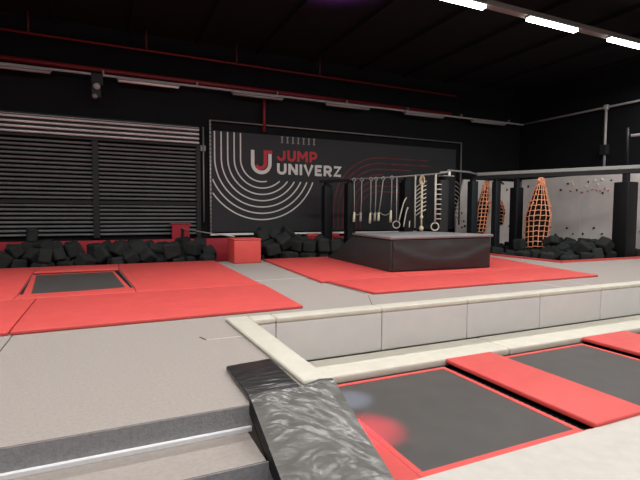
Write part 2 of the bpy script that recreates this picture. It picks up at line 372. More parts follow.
# ---------------------------------------------------------------- banner
BY = 16.90
t = thing('wall_banner', 'huge dark banner with white and red arcs and trampoline park lettering', 'banner', (9.2, BY, .7))
obj('fabric', box(BM(), 3.43, 14.7, BY, BY+.02, .84, 4.52), M_banner, t)
f = BM()
fl_ = obj('frame_left', tube(f, [(3.38,BY-.03,.76),(3.38,BY-.03,4.86)], .035), M_alu, t, True)
b = BM()
for i in range(28): obj('lace', box(BM(), 3.345, 3.415, BY-.075, BY-.06, .86+i*.145, .885+i*.145), M_steel, fl_)
obj('frame_top', tube(BM(), [(3.36,BY-.03,4.87),(15.0,BY-.03,4.84)], .028), M_dalu, t, True)
obj('frame_bottom', box(BM(), 3.36, 12.5, BY-.06, BY-.01, .715, .785), mat('white_rail', (.78,.77,.75), .5), t)
obj('frame_right', tube(BM(), [(14.98,BY-.03,4.84),(14.98,BY-.03,.8)], .035), M_dalu, t, True)
Y1 = BY-.014
b = BM(); cx, cz = 5.32, 3.55
for i in range(7):
    r = .82+.24*i; a1 = 270 if i == 0 else None
    zend = 2.77
    ae = 284 if i == 0 else 360-math.degrees(math.asin((cz-zend)/r))
    if i < 5: pts = [(cx-r, 4.5), (cx-r, 4.0)] + arc(cx, cz, r, r, 180, ae, 48)
    else:
        a0 = 180+math.degrees(math.acos(min(1, (cx-3.46)/r))); pts = arc(cx, cz, r, r, a0, ae, 40)
    ribbon(b, pts, .047, Y1)
obj('white_arcs', b, M_bwhite, t)
b = BM()
ends = [13.1, 13.2, 12.2, 10.75, 11.8, 11.8, 11.75]
for i in range(7):
    rx, rz = 2.22-.21*i, 2.17-.24*i
    ribbon(b, [(10.6-rx, .9), (10.6-rx, 1.7)] + arc(10.6, 1.75, rx, rz, 180, 90, 28) + [(ends[i], 1.75+rz)], .055, Y1)
obj('red_arcs', b, M_bred2, t)
b = BM()
ribbon(b, [(4.965,3.91),(4.965,3.42)] + arc(5.305,3.42,.34,.34,180,360,24) + [(5.645,3.80)], .135, Y1); obj('white_emblem', b, M_bwhite, t)
b = BM()
ribbon(b, arc(5.27,3.43,.19,.19,205,360,16) + [(5.46,3.86),(5.74,3.86)], .13, Y1-.002); obj('red_emblem', b, M_bred, t)
LET = {
 'J': (.64, [[(.02,.40)]+arc(.27,.36,.25,.26,190,360,12)+[(.52,.92)]]),
 'U': (.72, [[(.1,1),(.1,.38)]+arc(.36,.38,.26,.28,180,360,14)+[(.62,1)]]),
 'M': (.92, [[(.1,0),(.1,1)],[(.8,0),(.8,1)],[(.12,.92),(.45,.38),(.78,.92)]]),
 'P': (.66, [[(.1,0),(.1,1)],[(.1,.90),(.36,.90)]+arc(.36,.64,.22,.26,90,-90,12)+[(.1,.38)]]),
 'N': (.74, [[(.1,0),(.1,1)],[(.64,0),(.64,1)],[(.12,.92),(.62,.08)]]),
 'I': (.20, [[(.1,0),(.1,1)]]),
 'V': (.74, [[(.06,1),(.37,.06),(.68,1)]]),
 'E': (.58, [[(.1,0),(.1,1)],[(.1,.9),(.56,.9)],[(.1,.5),(.5,.5)],[(.1,.1),(.56,.1)]]),
 'R': (.68, [[(.1,0),(.1,1)],[(.1,.90),(.36,.90)]+arc(.36,.66,.22,.24,90,-90,12)+[(.1,.42)],[(.34,.42),(.60,0)]]),
 'Z': (.66, [[(.04,.9),(.56,.9),(.10,.1),(.62,.1)]]),
}
def word(txt, x0, x1, z0, h, wd):
    b = BM(); tot = sum(LET[c][0] for c in txt) + .13*(len(txt)-1); k = (x1-x0)/tot; x = x0
    for c in txt:
        for s in LET[c][1]: ribbon(b, [(x+p[0]*k, z0+p[1]*h) for p in s], wd, Y1-.001*random.random())
        x += (LET[c][0]+.13)*k
    return b
obj('lettering', word('JUMP', 5.97, 7.62, 3.56, .42, .10), M_bred, t)
obj('lettering', word('UNIVERZ', 5.93, 8.72, 3.04, .42, .105), M_bwhite, t)
b = BM()
for i in range(7):
    b = BM(); x = 6.14+i*.225; ribbon(b, [(x,4.26),(x,4.48)], .045, Y1); ribbon(b, [(x-.05,4.26),(x+.05,4.26)], .03, Y1); ribbon(b, [(x-.05,4.48),(x+.05,4.48)], .03, Y1); obj('tick_mark', b, M_bgrey, t)

# ---------------------------------------------------------------- climbing boards and holds
b = BM(); pl = [(14.70,-.22),(14.63,1.5),(15.05,3.15),(18.7,3.15),(18.7,-.22)]
va = [b.verts.new((x, 16.74, z)) for x, z in pl]; vb = [b.verts.new((x, 16.82, z)) for x, z in pl]
b.faces.new(va); b.faces.new(vb[::-1])
for i in range(5): b.faces.new((va[i], va[(i+1) % 5], vb[(i+1) % 5], vb[i]))
tag(obj('climbing_board', b, M_climb),
    'grey climbing board with a slanted left edge on the back wall', 'climbing board')
for (a, b_, lab) in ((13.6,16.72,'grey climbing board on the right wall, nearest the far corner'), (10.6,13.59,'grey climbing board on the right wall behind the thick black post'), (7.4,10.59,'grey climbing board on the right wall, at the right edge of the view')):
    tag(obj('climbing_board', box(BM(), 18.75, 18.84, a, b_, -.22, 3.25, .006), M_climb), lab, 'climbing board', 'grey climbing boards on the right wall')
def holdmesh(s):
    b = BM(); bmesh.ops.create_icosphere(b, subdivisions=2, radius=s)
    for v in b.verts: v.co = Vector((v.co.x*.6, v.co.y*1.2, v.co.z*.85)) * (1+.25*noise.noise(v.co*9/s*.1+Vector((s,0,0))))
    return b
H0 = {}
def hold(x, y, z, kind, back=False):
    mt, lab, gr = {'b': (M_holdb, 'small dark climbing hold on the grey board', 'dark climbing holds'), 'r': (M_holdr, 'small red climbing hold high on the grey board of the right wall', 'red climbing holds'),
               'w': (M_holdw, 'small pale climbing hold high on the grey board of the right wall', 'pale climbing holds')}[kind]
    if kind not in H0:
        o = obj('climbing_hold', holdmesh(.065), mt, None, True, (0,0,0)); H0[kind] = o
    else: o = H0[kind].copy(); COL.objects.link(o)
    if back: o.rotation_euler = (random.random()*6, 0, pi/2)
    else: o.rotation_euler = (random.random()*6, 0, 0)
    if kind == 'b':
        if back: lab = 'dark climbing hold on the slanted back-wall board, ' + ('low down' if z < 1.4 else 'high up'); gr = 'dark holds on the slanted board'
        else:
            a = 'near the far corner' if y > 14.6 else 'just right of the big orange net' if y > 13.3 else 'midway to the thick post' if y > 11.9 else 'near or behind the thick post'
            lab = 'dark hold, right wall boards, %s row, %s' % ('lower' if z < 1.4 else 'upper', a)
    o.location = (x, y, z); sc = random.uniform(.6, .95); o.scale = (sc, sc, sc); tag(o, lab, 'climbing hold', gr)
for (y, z) in [(14.5,2.66),(13.71,2.62),(12.54,2.44),(11.99,2.42),(14.14,.93),(12.87,.97),(13.83,.68),(13.36,.70),(12.51,.73),(12.01,.87),(16.25,.73),(15.28,.66),
               (14.16,2.92),(15.6,2.7),(16.3,2.9),(16.0,2.5),(13.2,2.95),(12.2,2.95),(15.0,.95),(14.7,.6),(15.8,1.0),(11.5,.8),(10.95,.9),(11.3,2.5),(10.5,2.6),(9.9,.95),(10.2,2.9),(11.62,.62)]:
    hold(18.737, y, z, 'b')
for (y, z) in [(13.2,2.55),(13.0,2.62),(12.8,2.58),(12.65,2.55),(12.45,2.62),(12.3,2.55),(14.0,2.6),(13.45,2.52)]: hold(18.737, y, z, 'r')
for (y, z) in [(13.98,2.98),(13.92,2.86),(12.9,2.98),(12.75,2.8),(13.3,2.75),(12.6,3.0)]: hold(18.737, y, z, 'w')
for (x, z) in [(14.97,1.59),(15.0,.92),(15.17,.98),(15.35,1.17),(15.1,1.2),(16.9,2.6),(17.78,2.74),(17.98,.96),(17.4,1.3),(18.2,1.9),(17.0,.9),(16.4,2.1)]: hold(x, 16.727, z, 'b', True)

# ---------------------------------------------------------------- obstacle rig
def post(x, y, z1, wd, mt, lab, base=-.22, neck=0, dep=None):
    t = thing('padded_post', lab, 'post', (x, y, base), 'padded posts of the obstacle rig'); dep = dep or wd
    obj('padding', box(BM(), x-wd/2, x+wd/2, y-dep/2, y+dep/2, base, z1, .04, 3), mt, t, True)
    if neck: obj('steel_neck', box(BM(), x-.09, x+.09, y-.09, y+.09, z1, z1+neck, .01), M_steel, t)
    return t
post(7.6, 15.9, 2.6, .34, M_blackv, 'leftmost black padded post of the rig, in front of the banner', neck=.1)
post(8.08, 14.95, 2.65, .33, M_blackv, 'slim black padded post just left of the hanging grips', neck=.08)
post(10.62, 15.0, 2.85, .42, M_blackv, 'black padded post behind the hanging ring and curved bars', neck=.08)
post(12.0, 14.6, 2.88, .42, M_postg, 'broad grey-black padded post with a pale top plate, middle of the rig', neck=.12)
post(13.76, 14.75, 2.9, .32, M_postb, 'blue-black padded post where the diagonal beam begins', neck=.1)
post(14.66, 14.35, 2.9, .27, M_postb, 'blue-black padded post between the two narrow orange nets', neck=.08)
post(15.05, 13.65, 2.62, .38, M_blackv, 'black padded post left of the big orange net', neck=.38)
post(16.83, 10.42, 2.70, .55, M_blackv, 'thick black padded post at the right, in front of the grey boards', neck=.3)
def beam(p, q, wd, z0, z1):
    p, q = Vector(p), Vector(q); d = (q-p).normalized(); n = Vector((-d.y, d.x))*wd/2
    return prism(BM(), [(p.x-n.x,p.y-n.y),(q.x-n.x,q.y-n.y),(q.x+n.x,q.y+n.y),(p.x+n.x,p.y+n.y)], z0, z1, .008, 1)
t = thing('rig_beam', 'long steel beam with a pale stripe carried by the black posts at right', 'beam', (14.3, 15.0, 2.98))
obj('dark_girder', beam((14.2,15.18), (17.65,8.92), .22, 3.0, 3.15), M_steel, t)
obj('pale_rail', beam((14.25,15.09), (17.65,8.92), .12, 3.16, 3.29), M_stripe, t)
tag(obj('rig_beam', beam((14.66,14.28), (17.0,16.22), .1, 2.94, 3.0), M_steel), 'dark rear beam behind the narrow orange nets', 'beam')
t = thing('rig_beam', 'dark overhead beam from the leftmost post to the middle posts of the rig', 'beam', (8, 15.2, 2.7))
obj('dark_girder', beam((7.35,16.0), (8.2,14.75), .12, 2.70, 2.80), M_steel, t)
obj('cross_girder', beam((8.2,14.8), (10.36,15.0), .10, 2.74, 2.80), M_steel, t)
tag(obj('hanging_rail', tube(BM(), [(8.0,14.8,2.775),(9.42,13.89,2.85),(10.7,13.07,2.96)], .028), M_dalu, None, True), 'thin grey overhead tube from which the grips and ring hang', 'rail')
tag(obj('top_rail', tube(BM(), [(10.7,13.07,2.99),(11.2,13.3,3.05),(12.0,14.2,3.22),(13.5,14.75,3.27),(14.2,15.0,3.22)], .04), M_stripe, None, True), 'pale tube joining the grip rail to the diagonal beam', 'rail')
t = thing('top_bracket', 'white bracket plate on top of the broad grey post', 'bracket', (11.9, 14.3, 3.0))
obj('plate', box(BM(), 11.75, 12.3, 14.2, 14.5, 3.0, 3.03, .005), M_alu, t); obj('hook', box(BM(), 12.02, 12.12, 14.2, 14.26, 3.03, 3.19, .01), mat('bright_hook', (.9,.9,.88), .4), t)

HG = 'hanging grips of the rig'
def strap(x, y, z1, z0, lean=(0,0), wood=True, lab='', gl=.34, col=None):
    t = thing('hanging_grip', lab, 'hanging grip', (x, y, z0), HG)
    x0, y0 = x+lean[0], y+lean[1]
    st = obj('strap', tube(BM(), [(x,y,z1),((x+x0)/2+.01,(y+y0)/2,(z1+z0+gl)/2),(x0,y0,z0+gl)], .018, 6), M_strap, t, True)
    obj('grip', tube(BM(), [(x0,y0,z0+gl+.02),(x0-.01,y0,z0+gl*.5),(x0-.02,y0,z0)], [.03,.045,.05], 8), M_wood if wood else M_strap, t, True)
    b = BM(); tube(b, [(x+.05*cos(a), y-.03*cos(a), z1+.03+.06*sin(a)) for a in [R(q) for q in range(-60, 230, 25)]], .012, 6)
    obj('hook', b, M_alu, st, True)
strap(8.07, 14.62, 2.72, 1.23, (.02,0), True, 'pale wooden grip on a strap, first from the left by the slim post')
strap(8.35, 14.56, 2.73, 1.25, (-.02,0), False, 'dim grey grip on a strap between two pale grips', .3)
strap(8.63, 14.38, 2.75, 1.18, (-.01,0), True, 'thickest pale wooden grip, left of the middle of the grip row', .36)
strap(8.78, 14.28, 2.76, 1.26, (-.02,0), False, 'grey grip just right of the thickest pale grip', .3)
strap(9.0, 14.14, 2.77, 1.27, (-.14,.05), True, 'slanting wooden grip right of the middle of the grip row', .28)
strap(9.26, 13.98, 2.8, 1.22, (-.02,0), True, 'pale wooden grip just left of the hanging ring', .42)
for (xa, ya, xb, yb, lab) in ((8.08,14.62,8.33,14.56,'slack cord swag between the two leftmost grips'), (8.64,14.38,8.86,14.22,'slack cord swag right of the thickest grip'), (8.87,14.19,9.24,13.98,'slack cord swag beside the hanging ring')):
    tag(obj('cord_swag', tube(BM(), [(xa+(xb-xa)*u, ya+(yb-ya)*u, 1.60-.12*sin(pi*u)) for u in [i/8 for i in range(9)]], .014, 6), M_strap, None, True), lab, 'cord', 'slack cords between grips')
# ring on a strap
def ringobj(x, y, z1, zc, r, lab, pegs=False):
    t = thing('hanging_ring', lab, 'gym ring', (x, y, zc-r), 'hanging rings')
    st = obj('strap' if not pegs else 'pegged_bar', tube(BM(), [(x,y,z1),(x,y,zc+r)], .018 if not pegs else .035, 8), M_ring if pegs else M_alu, t, True)
    b = BM(); d = Vector((.78,-.62,0)) if not pegs else Vector((.9,-.43,0))
    tube(b, [Vector((x,y,zc)) + d*r*cos(a) + Vector((0,0,r*sin(a))) for a in [2*pi*i/24 for i in range(24)]], .026 if pegs else .02, 8, True)
    obj('ring', b, M_ring, t, True)
    if pegs:
        for i in range(8):
            zz = z1-.35-i*.175; obj('peg', tube(BM(), [(x,y,zz),(x+.20,y-.08,zz)], .02, 6), M_ring, st, True)
ringobj(9.41, 13.88, 2.83, 1.14, .125, 'thin ring hanging on a long strap left of the curved bars')
ringobj(10.56, 13.16, 2.93, 1.08, .135, 'thick ring below a pale bar with side pegs', True)
for (xa, za, zb, dx, lab) in ((9.72,2.12,1.28,-.26,'longer curved grey bar beside the thin hanging ring'), (9.72,1.76,1.06,-.15,'shorter curved grey bar beside the thin hanging ring'), (9.80,1.28,1.04,-.01,'short straight bar stub by the curved bars')):
    b = BM(); pts = []
    for i in range(9):
        u = i/8; pts.append((xa+dx*(u**.6), 13.71-(.09 if za < 2 else 0)-dx*.3*u, za+(zb-za)*u))
    t = thing('curved_bar', lab, 'climbing bar', (xa, 13.7, zb), 'curved bars of the rig')
    obj('bar', tube(b, pts, .022, 6), M_ring, t, True); obj('cord', tube(BM(), [(xa,13.71-(.09 if za < 2 else 0),za-.01),(xa,13.89-(xa-9.42)*.64,2.87)], .007, 5), M_steel, t, True)
# slanted-rung ladder
def ladder(x, y, z0, z1, n, dx, dz, lab, mt, side=(1,-.5), second=False):
    t = thing('rung_ladder', lab, 'ladder', (x, y, z0))
    obj('upright', tube(BM(), [(x,y,z0),(x,y,z1)], .028, 8), mt, t, True)
    if second: obj('upright', tube(BM(), [(x+side[0]*dx,y+side[1]*dx,z0+.2),(x+side[0]*dx,y+side[1]*dx,z1)], .02, 8), M_steel, t, True)
    for i in range(n):
        zz = z1-.42-i*(z1-z0-.7)/n
        obj('rung', tube(BM(), [(x,y,zz),(x+side[0]*dx*.5,y+side[1]*dx*.5,zz+dz*.62),(x+side[0]*dx,y+side[1]*dx,zz+dz)], .020, 6), mt, t, True)
ladder(9.97, 13.54, 1.03, 2.88, 8, .40, .24, 'pale ladder with rungs slanting up to the right, behind the knotted rope', M_ring, (.85,-.5), True)
ladder(12.80, 14.8, 1.15, 2.85, 8, -.0001, 0, 'dark ladder with rungs slanting down, beside the slanted grey board', M_steel) if False else None
t = thing('rung_ladder', 'dim ladder with rungs slanting down to the right, beside the broad grey post', 'ladder', (12.8, 14.5, 1.1))
for dx in (0, .34): obj('upright', tube(BM(), [(12.50+dx,14.42+dx*.25,1.1),(12.50+dx,14.42+dx*.25,3.22)], .03, 8), M_steel, t, True)
for i in range(9): obj('rung', tube(BM(), [(12.50,14.42,2.85-i*.17),(12.67,14.45,2.78-i*.17),(12.84,14.50,2.68-i*.17)], .02, 6), M_dalu, t, True)
# knotted rope
t = thing('knotted_rope', 'cream rope with knots hanging from a bunched loop in mid rig', 'rope', (10.0, 13.2, .93))
rp_ = obj('rope', tube(BM(), [(10.14,13.43,2.86),(10.02,13.22,2.45),(10.0,13.20,1.6),(10.0,13.20,.95)], .032, 8), M_rope, t, True)
for z_, r_ in ((2.1,.05),(1.42,.06),(1.02,.08)):
    b = BM(); bmesh.ops.create_icosphere(b, subdivisions=2, radius=r_)
    for v in b.verts: v.co = Vector((v.co.x, v.co.y, v.co.z*1.25))*(1+.15*noise.noise(v.co*30)) + Vector((10.0,13.20,z_))
    obj('knot', b, M_rope, rp_, True)
b = BM()
for s in range(3): tube(b, [(10.05+.07*cos(a)+.01*s, 13.26-.04*cos(a)+.02*s, 2.72+.16*sin(a)-.02*s) for a in [2*pi*i/12 for i in range(12)]], .022, 6, True)
obj('loop', b, mat('tan_cord', (.55,.40,.28), .8), t, True)

# orange nets
def net(x, y, z0, z1, rmax, nv, cell, lab, lean=(0,0), cut=1.0, sq=1.0):
    t = thing('cargo_net', lab, 'cargo net', (x, y, z0), 'orange nets hanging from the rig')
    def rad(u):       # u: 0 bottom .. 1 top
        if u < .4: return rmax*(.84+.16*sin(pi/2*min(1,(u+.05)/.3)))
        return rmax*(1-((u-.4)/.6)**1.15)*.94+.06
    def P(u, a):
        r = rad(u); fold = 1+(.10*sin(5*a)+.06*sin(9*a+2))*max(0, u-.4)*2
        return Vector((x+lean[0]*(1-u)+r*fold*cos(a), y+lean[1]*(1-u)+r*fold*sq*sin(a), z0+(z1-z0)*u - .10*(1-u)*cos(a-1.0)))
    H = z1-z0; nr = max(5, int(H/cell)); us = [i/nr*.97 for i in range(nr+1)]
    v = BM()
    for k_ in range(nv):
        a = 2*pi*k_/nv
        tube(v, [P(u+.0, a+.04*sin(7*u+k_)) for u in [i/26 for i in range(27)]], .016, 5)
    for u in us: tube(v, [P(min(1, u+.006*sin(k_*2.3)), 2*pi*k_/(nv*2)) for k_ in range(nv*2)], .016, 5, True)
    for i in range(46):                      # loose bunched tails of cord near the top
        u = random.uniform(.52, .97); a = random.uniform(0, 2*pi); p = P(u, a); q = P(min(1, u+.04), a+.3)
        o_ = Vector((cos(a), sin(a)*sq, -.4))*random.uniform(.03, .07)
        tube(v, [p, (p+q)/2+o_, q], .022, 5)
    obj('netting', v, M_net, t, True)
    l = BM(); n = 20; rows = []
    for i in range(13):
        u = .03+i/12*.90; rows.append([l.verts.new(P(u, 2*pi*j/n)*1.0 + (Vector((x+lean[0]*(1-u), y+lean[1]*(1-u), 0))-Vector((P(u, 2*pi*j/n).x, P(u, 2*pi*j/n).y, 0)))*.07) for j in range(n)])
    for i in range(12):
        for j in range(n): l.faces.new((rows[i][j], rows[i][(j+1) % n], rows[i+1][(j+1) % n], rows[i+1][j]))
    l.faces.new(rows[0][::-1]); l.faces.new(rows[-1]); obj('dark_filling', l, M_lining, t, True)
    obj('hanger', tube(BM(), [(x,y,z1-.05),(x,y,3.02)], .02, 6), M_net, t, True)
net(15.43, 12.82, .20, 2.98, .46, 14, .205, 'biggest orange rope net bag, hanging right of the black post', (-.16,.05))
net(14.52, 14.75, .70, 2.95, .25, 10, .17, 'narrow orange rope net behind the right corner of the charcoal box', (-.22,.1))
net(15.62, 15.08, 1.12, 2.15, .20, 8, .17, 'smallest orange rope net, seen between two dark posts', (0,0))

# upright pole with pipe by the right post, pipes on the right wall
tag(obj('gas_pole', tube(BM(), [(16.86,10.42,3.30),(16.80,10.42,4.62)], .045), M_steel, None, True), 'dark vertical tube rising above the thick right post', 'tube')
tag(obj('white_arm', tube(BM(), [(16.84,10.33,4.33),(17.3,9.6,4.36),(18.0,8.4,4.40)], .05), M_cond, None, True), 'short white tube running off right from the dark vertical tube', 'tube')
tag(obj('wall_pipe', tube(BM(), [(18.70,17.0,5.98),(18.70,12.5,5.95),(18.70,6,5.9)], .045), M_cond, None, True), 'grey pipe running high along the right wall', 'pipe')
t = thing('drop_conduit', 'white conduit dropping down the right wall into a black box', 'conduit', (18.7, 12.47, 3.4))
obj('conduit', tube(BM(), [(18.70,12.50,3.3),(18.70,12.50,5.9)], .05), M_cond, t, True); obj('connector', box(BM(), 18.62, 18.78, 12.42, 12.58, 5.86, 6.05, .02), M_alu, t)
obj('switch_box', box(BM(), 18.58, 18.79, 12.35, 12.65, 4.0, 4.42, .02), M_steel, t)

# ---------------------------------------------------------------- pipes and luminaires of the back wall
t = thing('sprinkler_pipe', 'thin dark red sprinkler pipe high across the back', 'pipe', (5, 16.6, 6.9))
obj('pipe', tube(BM(), [(-8.9,16.6,6.97),(14.4,16.6,6.86)], .035), M_pipe, t, True)
for x in (-2.1, 1.25, 4.3, 7.6): obj('dropper', tube(BM(), [(x,16.6,6.95),(x,16.6,7.595)], .03), mat('dark_red_pipe', (.10,.01,.012), .6), t, True)
tag(obj('red_main', tube(BM(), [(-8.9,16.72,6.17),(14.2,16.72,6.05)], .085, 12), M_pipe, None, True), 'thick dark red pipe running just above the grey conduit', 'pipe')
t = thing('conduit_rail', 'long pale grey lighting rail across the back below the thick red pipe', 'rail', (5, 16.6, 5.9))
obj('rail', box(BM(), -8.9, 18.6, 16.55, 16.62, 5.90, 5.965, .006), M_cond, t)
for i in range(9): obj('clamp', box(BM(), -6+i*2.95, -5.94+i*2.95, 16.54, 16.64, 5.96, 6.08), M_dalu, t)
tag(obj('red_drop_pipe', tube(BM(), [(5.4,16.83,4.62),(5.4,16.83,5.98)], .06), M_pipe, None, True), 'short vertical dark red pipe above the banner', 'pipe')
labs = ['unlit luminaire on the back rail at the left edge of the view', 'unlit back luminaire with a bright underside edge, right of the projector', 'unlit back luminaire near the vertical red pipe',
        'unlit luminaire above the right end of the banner lettering', 'unlit luminaire second from the right end of the back rail', 'unlit luminaire at the right end of the back rail']
for (x0, x1), lab in zip([(-3.5,-1.5),(.32,2.30),(4.08,6.05),(7.78,9.8),(11.5,13.6),(15.2,17.3)], labs):
    t = thing('luminaire', lab, 'luminaire', ((x0+x1)/2, 16.45, 5.72), 'unlit luminaires on the back rail')
    obj('housing', box(BM(), x0, x1, 16.40, 16.56, 5.83, 5.90, .01), M_lum, t)
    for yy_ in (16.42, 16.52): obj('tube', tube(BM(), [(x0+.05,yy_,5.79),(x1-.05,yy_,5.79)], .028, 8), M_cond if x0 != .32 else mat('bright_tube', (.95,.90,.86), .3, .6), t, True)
t = thing('projector', 'small dark projector lamp hanging below the back rail', 'projector', (-.25, 16.3, 5.1))
obj('bracket', box(BM(), -.42, -.08, 16.3, 16.56, 5.54, 5.91, .01), M_steel, t)
obj('body', box(BM(), -.42, -.14, 16.15, 16.45, 5.12, 5.55, .03), M_steel, t)
obj('lens', tube(BM(), [(-.26,16.10,5.45),(-.26,16.2,5.47)], .10, 14), M_cond, t, True); obj('lower_lens', tube(BM(), [(-.32,16.10,5.14),(-.32,16.2,5.16)], .08, 14), M_dalu, t, True)

# ---------------------------------------------------------------- lit luminaires on trusses
def light_row(y, z, xs_, lab, frame_label, n0=0):
    t = thing('light_truss', frame_label, 'truss', (5, y, z+.2))
    obj('rail', box(BM(), -8.9, 18.8, y-.02, y+.20, z+.10, z+.24, .01), mat('brown_rail', (.20,.17,.16), .6), t)
    for i, x in enumerate(xs_):
        L_ = thing('luminaire', lab[i] if i < len(lab) else lab[-1], 'luminaire', (x+.9, y, z), 'lit ceiling luminaires')
        hs = obj('housing', box(BM(), x, x+1.9, y-.09, y+.09, z+.05, z+.10, .01), M_lum, L_)
        obj('diffuser', box(BM(), x+.02, x+1.88, y-.08, y+.08, z-.03, z+.05, .015), M_on, L_)
        ld = bpy.data.lights.new('tube_light', 'AREA'); ld.shape = 'RECTANGLE'; ld.size = 1.8; ld.size_y = .16; ld.energy = TUBE_W; ld.color = (1,.98,.96)
        lo = bpy.data.objects.new('tube_light', ld); COL.objects.link(lo); lo.parent = L_; lo.location = (.05, 0, -.04)
ROWX = [-7.1+i*3.42-.0 for i in range(8)]
ROWX = [-7.05, -3.6, -.2, 3.2, 6.75, 10.15, 13.45, 16.6]
light_row(9.0, 6.67, ROWX, ['lit luminaire above and left of the view']*4 + ['lit fluorescent luminaire nearest the top edge, leftmost visible', 'lit fluorescent luminaire in the middle of the three visible', 'lit fluorescent luminaire at the right edge of the view', 'lit luminaire beyond the right edge of the view'],
          'brown lighting rail running along the ceiling at top right')
light_row(2.5, 6.67, ROWX, ['lit luminaire overhead, outside the view'], 'lighting rail overhead, outside the view')
light_row(-4.0, 6.67, ROWX, ['lit luminaire behind the camera'], 'lighting rail behind the camera')

# coloured stage lights
def stage(x, y, z, tgt, col, pw, size, lab, blend=.8):
    t = thing('stage_light', lab, 'stage light', (x, y, z), 'stage lights')
    obj('body', tube(BM(), [(x,y,z+.05),(x,y,z+.35)], [.10,.13], 14), M_steel, t, True); obj('hanger', tube(BM(), [(x,y,z+.35),(x,y,7.6)], .02, 6), M_steel, t, True)
    ld = bpy.data.lights.new('stage_beam', 'SPOT'); ld.energy = pw; ld.color = col; ld.spot_size = R(size); ld.spot_blend = blend; ld.shadow_soft_size = .05
    lo = bpy.data.objects.new('stage_beam', ld); COL.objects.link(lo); lo.parent = t; lo.location = (0,0,0)
    d = Vector(tgt)-Vector((x,y,z)); lo.rotation_euler = d.to_track_quat('-Z', 'Y').to_euler()
stage(4.5, 5.5, 6.6, (2.38,3.98,-.72), (1,.02,.06), 16000, 6.8, 'red stage light above the left trampoline, outside the view', 1)
t = thing('stage_light', 'purple stage light under the ceiling, just above the view', 'stage light', (5.36, 10.7, 7.1), 'stage lights')
obj('body', tube(BM(), [(5.36,10.7,7.0),(5.36,10.7,7.2)], [.12,.10], 14), M_steel, t, True); obj('hanger', tube(BM(), [(5.36,10.7,7.2),(5.36,10.7,7.6)], .02, 6), M_steel, t, True)
ld = bpy.data.lights.new('purple_glow', 'SPOT'); ld.energy = 3000; ld.color = (.75,.15,1); ld.shadow_soft_size = .05; ld.spot_size = R(150); ld.spot_blend = 1
lo = bpy.data.objects.new('purple_glow', ld); COL.objects.link(lo); lo.parent = t; lo.location = (.2, .2, -.1); lo.rotation_euler = (pi, 0, 0)
stage(3.2, 6.5, 6.6, (2.60,4.75,-.72), (.55,.7,1), 5500, 5, 'blue stage light above the left trampoline, outside the view', 1)

# ---------------------------------------------------------------- foam blocks
def foam_mesh(seed, s):
    b = bmesh.new(); rnd = random.Random(seed)
    a, c, d = s*rnd.uniform(.85,1.15), s*rnd.uniform(.85,1.1), s*rnd.uniform(.8,1.0)
    box(b, -a/2, a/2, -c/2, c/2, -d/2, d/2)
    bmesh.ops.remove_doubles(b, verts=b.verts[:], dist=1e-5)
    for v in b.verts: v.co += Vector((rnd.uniform(-1,1), rnd.uniform(-1,1), rnd.uniform(-1,1)))*s*.07
    bmesh.ops.bevel(b, geom=b.edges[:], offset=s*.15, segments=2, affect='EDGES', profile=.5)
    return b
def w_left(x, y, z):
    a = 'at the left edge' if x < -1.2 else 'before the shutter centre post' if x < .6 else 'before the right shutter panel' if x < 2 else 'beside the red padded block'
    return 'dark foam block, left pit %s, %s' % (a, 'heaped on top' if z > .25 else ('by the red mats' if y < 15.2 else 'low down by the kerb'))
def w_mid(x, y, z):
    a = 'right of the padded block' if x < 5.6 else 'below the banner' if x < 7.4 else 'behind the charcoal box'
    return 'dark foam block, middle pit %s, %s' % (a, 'heaped on top' if z > .25 else ('by the red mats' if y < 15.2 else 'low down by the kerb'))
def w_right(x, y, z):
    a = 'beneath the orange nets' if x < 15.6 and y > 11.5 else 'by the front kerb corner' if x < 15 else 'left of the thick black post' if x < 16.9 else 'behind the thick black post' if y < 12.4 else 'by the climbing boards'
    return 'dark foam block, right pit %s, %s' % (a, 'heaped on top' if z > .2 else 'lying low')
GR = ('foam blocks in the left pit', 'foam blocks in the middle pit', 'foam blocks in the right pit')
